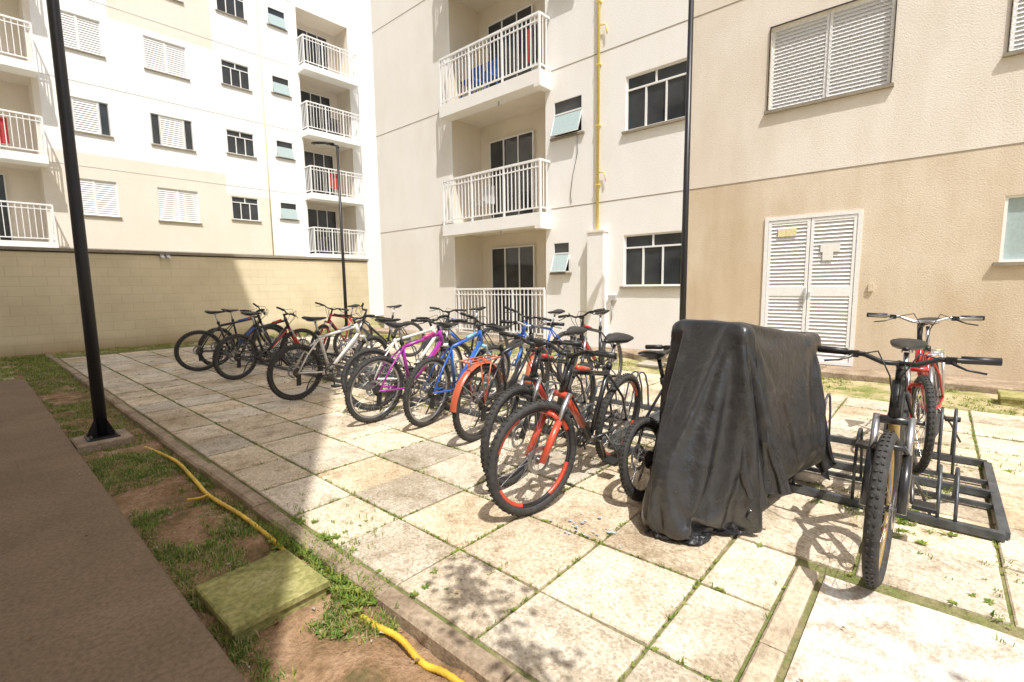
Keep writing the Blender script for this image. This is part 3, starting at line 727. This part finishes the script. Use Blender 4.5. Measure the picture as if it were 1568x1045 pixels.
    for s_ in (-1,1):
        a.tube([bc,bc+V3((0,s_*.06,0)),bc+V3((-.005,s_*.13,.03)),bc+V3((-.03,s_*W,.035))],.0115,M_black if not carrier else M_chrome,8,M=S)
        e0=bc+V3((-.022,s_*(W-.11),.034)); e1=bc+V3((-.037,s_*(W+.01),.036))
        a.tube([e0,e1],.0165,grip,10,M=S)
        l0=bc+V3((-.01,s_*(W-.14),.03)); a.tube([l0,l0+V3((.03,s_*.01,-.012)),l0+V3((.045,s_*.05,-.03)),l0+V3((.04,s_*.11,-.04))],[.009,.007,.005,.005],M_black if s_>0 else M_steel,6,M=S)
        a.box(tuple(l0+V3((-.016,-.018,-.016))),tuple(l0+V3((.018,.018,.014))),M_black,S)
        a.tube([l0+V3((.02,-s_*.02,0)),l0+V3((.10,-s_*.10,.03)),bc+V3((.12,s_*.02,-.04)),ht+V3((.07,s_*.01,-.08)),ht+V3((.02,s_*.02,-.15))],.0032,M_black,5,M=S)
    a.obj('handlebar',E)
    a=Acc(); cy=-.055
    a.ring((BB.x,cy,BB.z),.088,[(.004,.0015),(-.018,.0015),(-.018,-.0015),(.004,-.0015)],M_steel,32)
    for k in range(5):
        an=k*2*math.pi/5; a.tube([(BB.x,cy,BB.z),(BB.x+.075*math.cos(an),cy,BB.z+.075*math.sin(an))],.007,M_steel,5)
    ca=random.uniform(0,6.28)
    for s_ in (-1,1):
        y=s_*.08; an=ca+(0 if s_>0 else math.pi); q=V3((BB.x+.17*math.cos(an),y+s_*.01,BB.z+.17*math.sin(an)))
        a.tube([(BB.x,y*.8,BB.z),(BB.x,y,BB.z),q],.010,M_steel,6)
        a.box((q.x-.045,min(q.y,q.y+s_*.09),q.z-.011),(q.x+.045,max(q.y,q.y+s_*.09),q.z+.011),M_black,None,.004)
    a.tube([(BB.x,cy,BB.z+.088),(0,-.045,R+.045)],.005,M_steel,5); a.tube([(BB.x,cy,BB.z-.088),(.04,-.05,R-.13),(.0,-.045,R-.08)],.005,M_steel,5)
    a.box((-.02,-.06,R-.15),(.03,-.045,R-.03),M_black)
    a.tube([(.30,.05,R-.03),(.22,.12,.16),(.2,.17,.02)],.008,M_steel,6)
    if fender:
        for (cx,a0,a1,Mx) in ((0,.1*math.pi,1.0*math.pi,None),(wb,.25*math.pi,1.02*math.pi,S)):
            n=18; rr=R+.022; vs=[]
            for k in range(n+1):
                an=a0+(a1-a0)*k/n
                for dy,dr in ((-.032,-.014),(-.018,0),(.018,0),(.032,-.014)): vs.append((cx+(rr+dr)*math.cos(an),dy,R+(rr+dr)*math.sin(an)))
            a.add(vs,[(k*4+j,k*4+j+1,(k+1)*4+j+1,(k+1)*4+j) for k in range(n) for j in range(3)],fender,True,Mx)
            for y in (-.035,.035): a.tube([(cx,y*1.6,R),(cx+(rr)*math.cos(.8*math.pi),y,R+rr*math.sin(.8*math.pi))],.003,M_chrome,4,M=Mx)
    if carrier:
        cm=carrier; z=R+.37
        for y in (-.06,0,.06): a.tube([(.2,y,z),(-.22,y,z)],.006,cm,6)
        for x in (.18,.0,-.2): a.tube([(x,-.06,z),(x,.06,z)],.006,cm,6)
        for y in (-.065,.065): a.tube([(-.1,y,z),(0,y,R)],.006,cm,6); a.tube([(.05,y,z),(0,y,R)],.006,cm,6)
    a.obj('drivetrain',E)
    return E
P_or=paint('orange',(.58,.075,.035)); P_wh=paint('white',(.70,.68,.62)); P_pu=paint('purple',(.36,.03,.32)); P_bk=paint('black',(.02,.02,.022)); P_rd=paint('red',(.50,.03,.025))
P_lb=paint('lightblue',(.22,.50,.66)); P_bl=paint('blue',(.03,.12,.48)); P_pk=paint('pink',(.55,.05,.24)); P_gr=paint('grey',(.32,.32,.33)); P_te=paint('teal',(.05,.42,.42)); P_gd=paint('goldframe',(.42,.28,.10)); P_fd=paint('rustorange',(.50,.11,.05))
bicycle((3.56,.13),180,M_black,lean=-1,steer=-2,accent=P_gd,rim=M_gold,fork=P_bk,tire_w=.028,barh=.02)
bicycle((5.25,-.04),176,P_rd,lean=5,steer=16,fork=P_rd,rim=M_steel,carrier=M_chrome,barh=.10)
bicycle((3.08,1.74),183,P_bk,lean=-8,steer=-14,accent=P_or,rim=P_bk,fork=P_or,tire_w=.026,arcs=P_or)
bicycle((3.30,2.22),190,P_bk,lean=-5,steer=-4,accent=P_rd,rim=P_bk,fork=P_bk)
bicycle((2.62,1.25),-4,P_bk,lean=-5,R=.25,wb=.9,kids=True)
bicycle((2.76,2.86),9,P_bk,lean=6,steer=12,fork=P_bk,fender=P_fd,carrier=P_fd)
bicycle((2.76,3.53),12,P_bl,lean=7,steer=-14,accent=P_lb,fork=P_lb,rim=M_chrome)
bicycle((2.52,4.02),4,P_pu,lean=8,steer=22,fork=P_wh,accent=P_pk,rim=M_chrome)
bicycle((2.78,4.42),-7,P_wh,lean=-5,steer=0,fork=P_bk)
bicycle((2.47,5.55),2,P_wh,lean=4,steer=12,accent=P_gr,rim=P_bk)
bicycle((2.5,7.5),12,P_bk,lean=5,steer=-14,accent=P_rd,fork=P_rd)
bicycle((2.4,8.75),-8,P_bk,lean=6,steer=22,accent=P_bl)
bicycle((2.75,9.15),18,P_bk,lean=8,steer=-24,accent=P_rd)
for (u,v,h,f_,ac,le,st_) in ((5.15,8.6,196,P_rd,P_bk,-6,20),(5.4,7.3,168,P_bk,None,5,-25),(5.45,5.2,172,P_bk,P_bl,6,24),(5.45,3.9,175,P_bl,None,-6,25),(5.5,3.1,188,P_bk,P_rd,6,-10)):
    bicycle((u,v),h,f_,lean=le,steer=st_,accent=ac,barh=random.uniform(0,.04))
# ------------------------------------------------------------ light, world, camera
az,el=math.radians(59.1),math.radians(EL)
L=bpy.data.lights.new('sun','SUN'); L.energy=5; L.angle=math.radians(.5); L.color=(1,.97,.93)
lo=bpy.data.objects.new('sun',L); COL.objects.link(lo)
d=V3((math.cos(az)*math.cos(el),math.sin(az)*math.cos(el),-math.sin(el))); lo.rotation_euler=d.to_track_quat('-Z','Y').to_euler()
W=bpy.data.worlds.new('World'); sc.world=W; W.use_nodes=True; t=W.node_tree; bg=t.nodes['Background']
s=N(t,'ShaderNodeTexSky',sky_type='NISHITA'); s.sun_disc=False; s.sun_elevation=el; s.sun_rotation=math.atan2(-d.x,-d.y); s.air_density=1; s.dust_density=4
t.links.new(s.outputs[0],bg.inputs[0]); bg.inputs[1].default_value=.15
al,th,ph=math.radians(41.5),math.radians(6.6),math.radians(.75)
f=V3((math.cos(al)*math.cos(th),math.sin(al)*math.cos(th),-math.sin(th)))
r0=V3((math.sin(al),-math.cos(al),0));u0=r0.cross(f)
r=r0*math.cos(ph)-u0*math.sin(ph);u=u0*math.cos(ph)+r0*math.sin(ph)
M=Matrix((( r.x,u.x,-f.x,0),(r.y,u.y,-f.y,0),(r.z,u.z,-f.z,1.3),(0,0,0,1)))
cam=bpy.data.cameras.new('camera'); cam.sensor_width=36; cam.lens=36*740/1568; cam.clip_end=600; cam.clip_start=.02
co=bpy.data.objects.new('camera',cam); co.matrix_world=M; COL.objects.link(co); sc.camera=co
sc.view_settings.view_transform='Standard'; sc.view_settings.look='None'; sc.view_settings.exposure=0
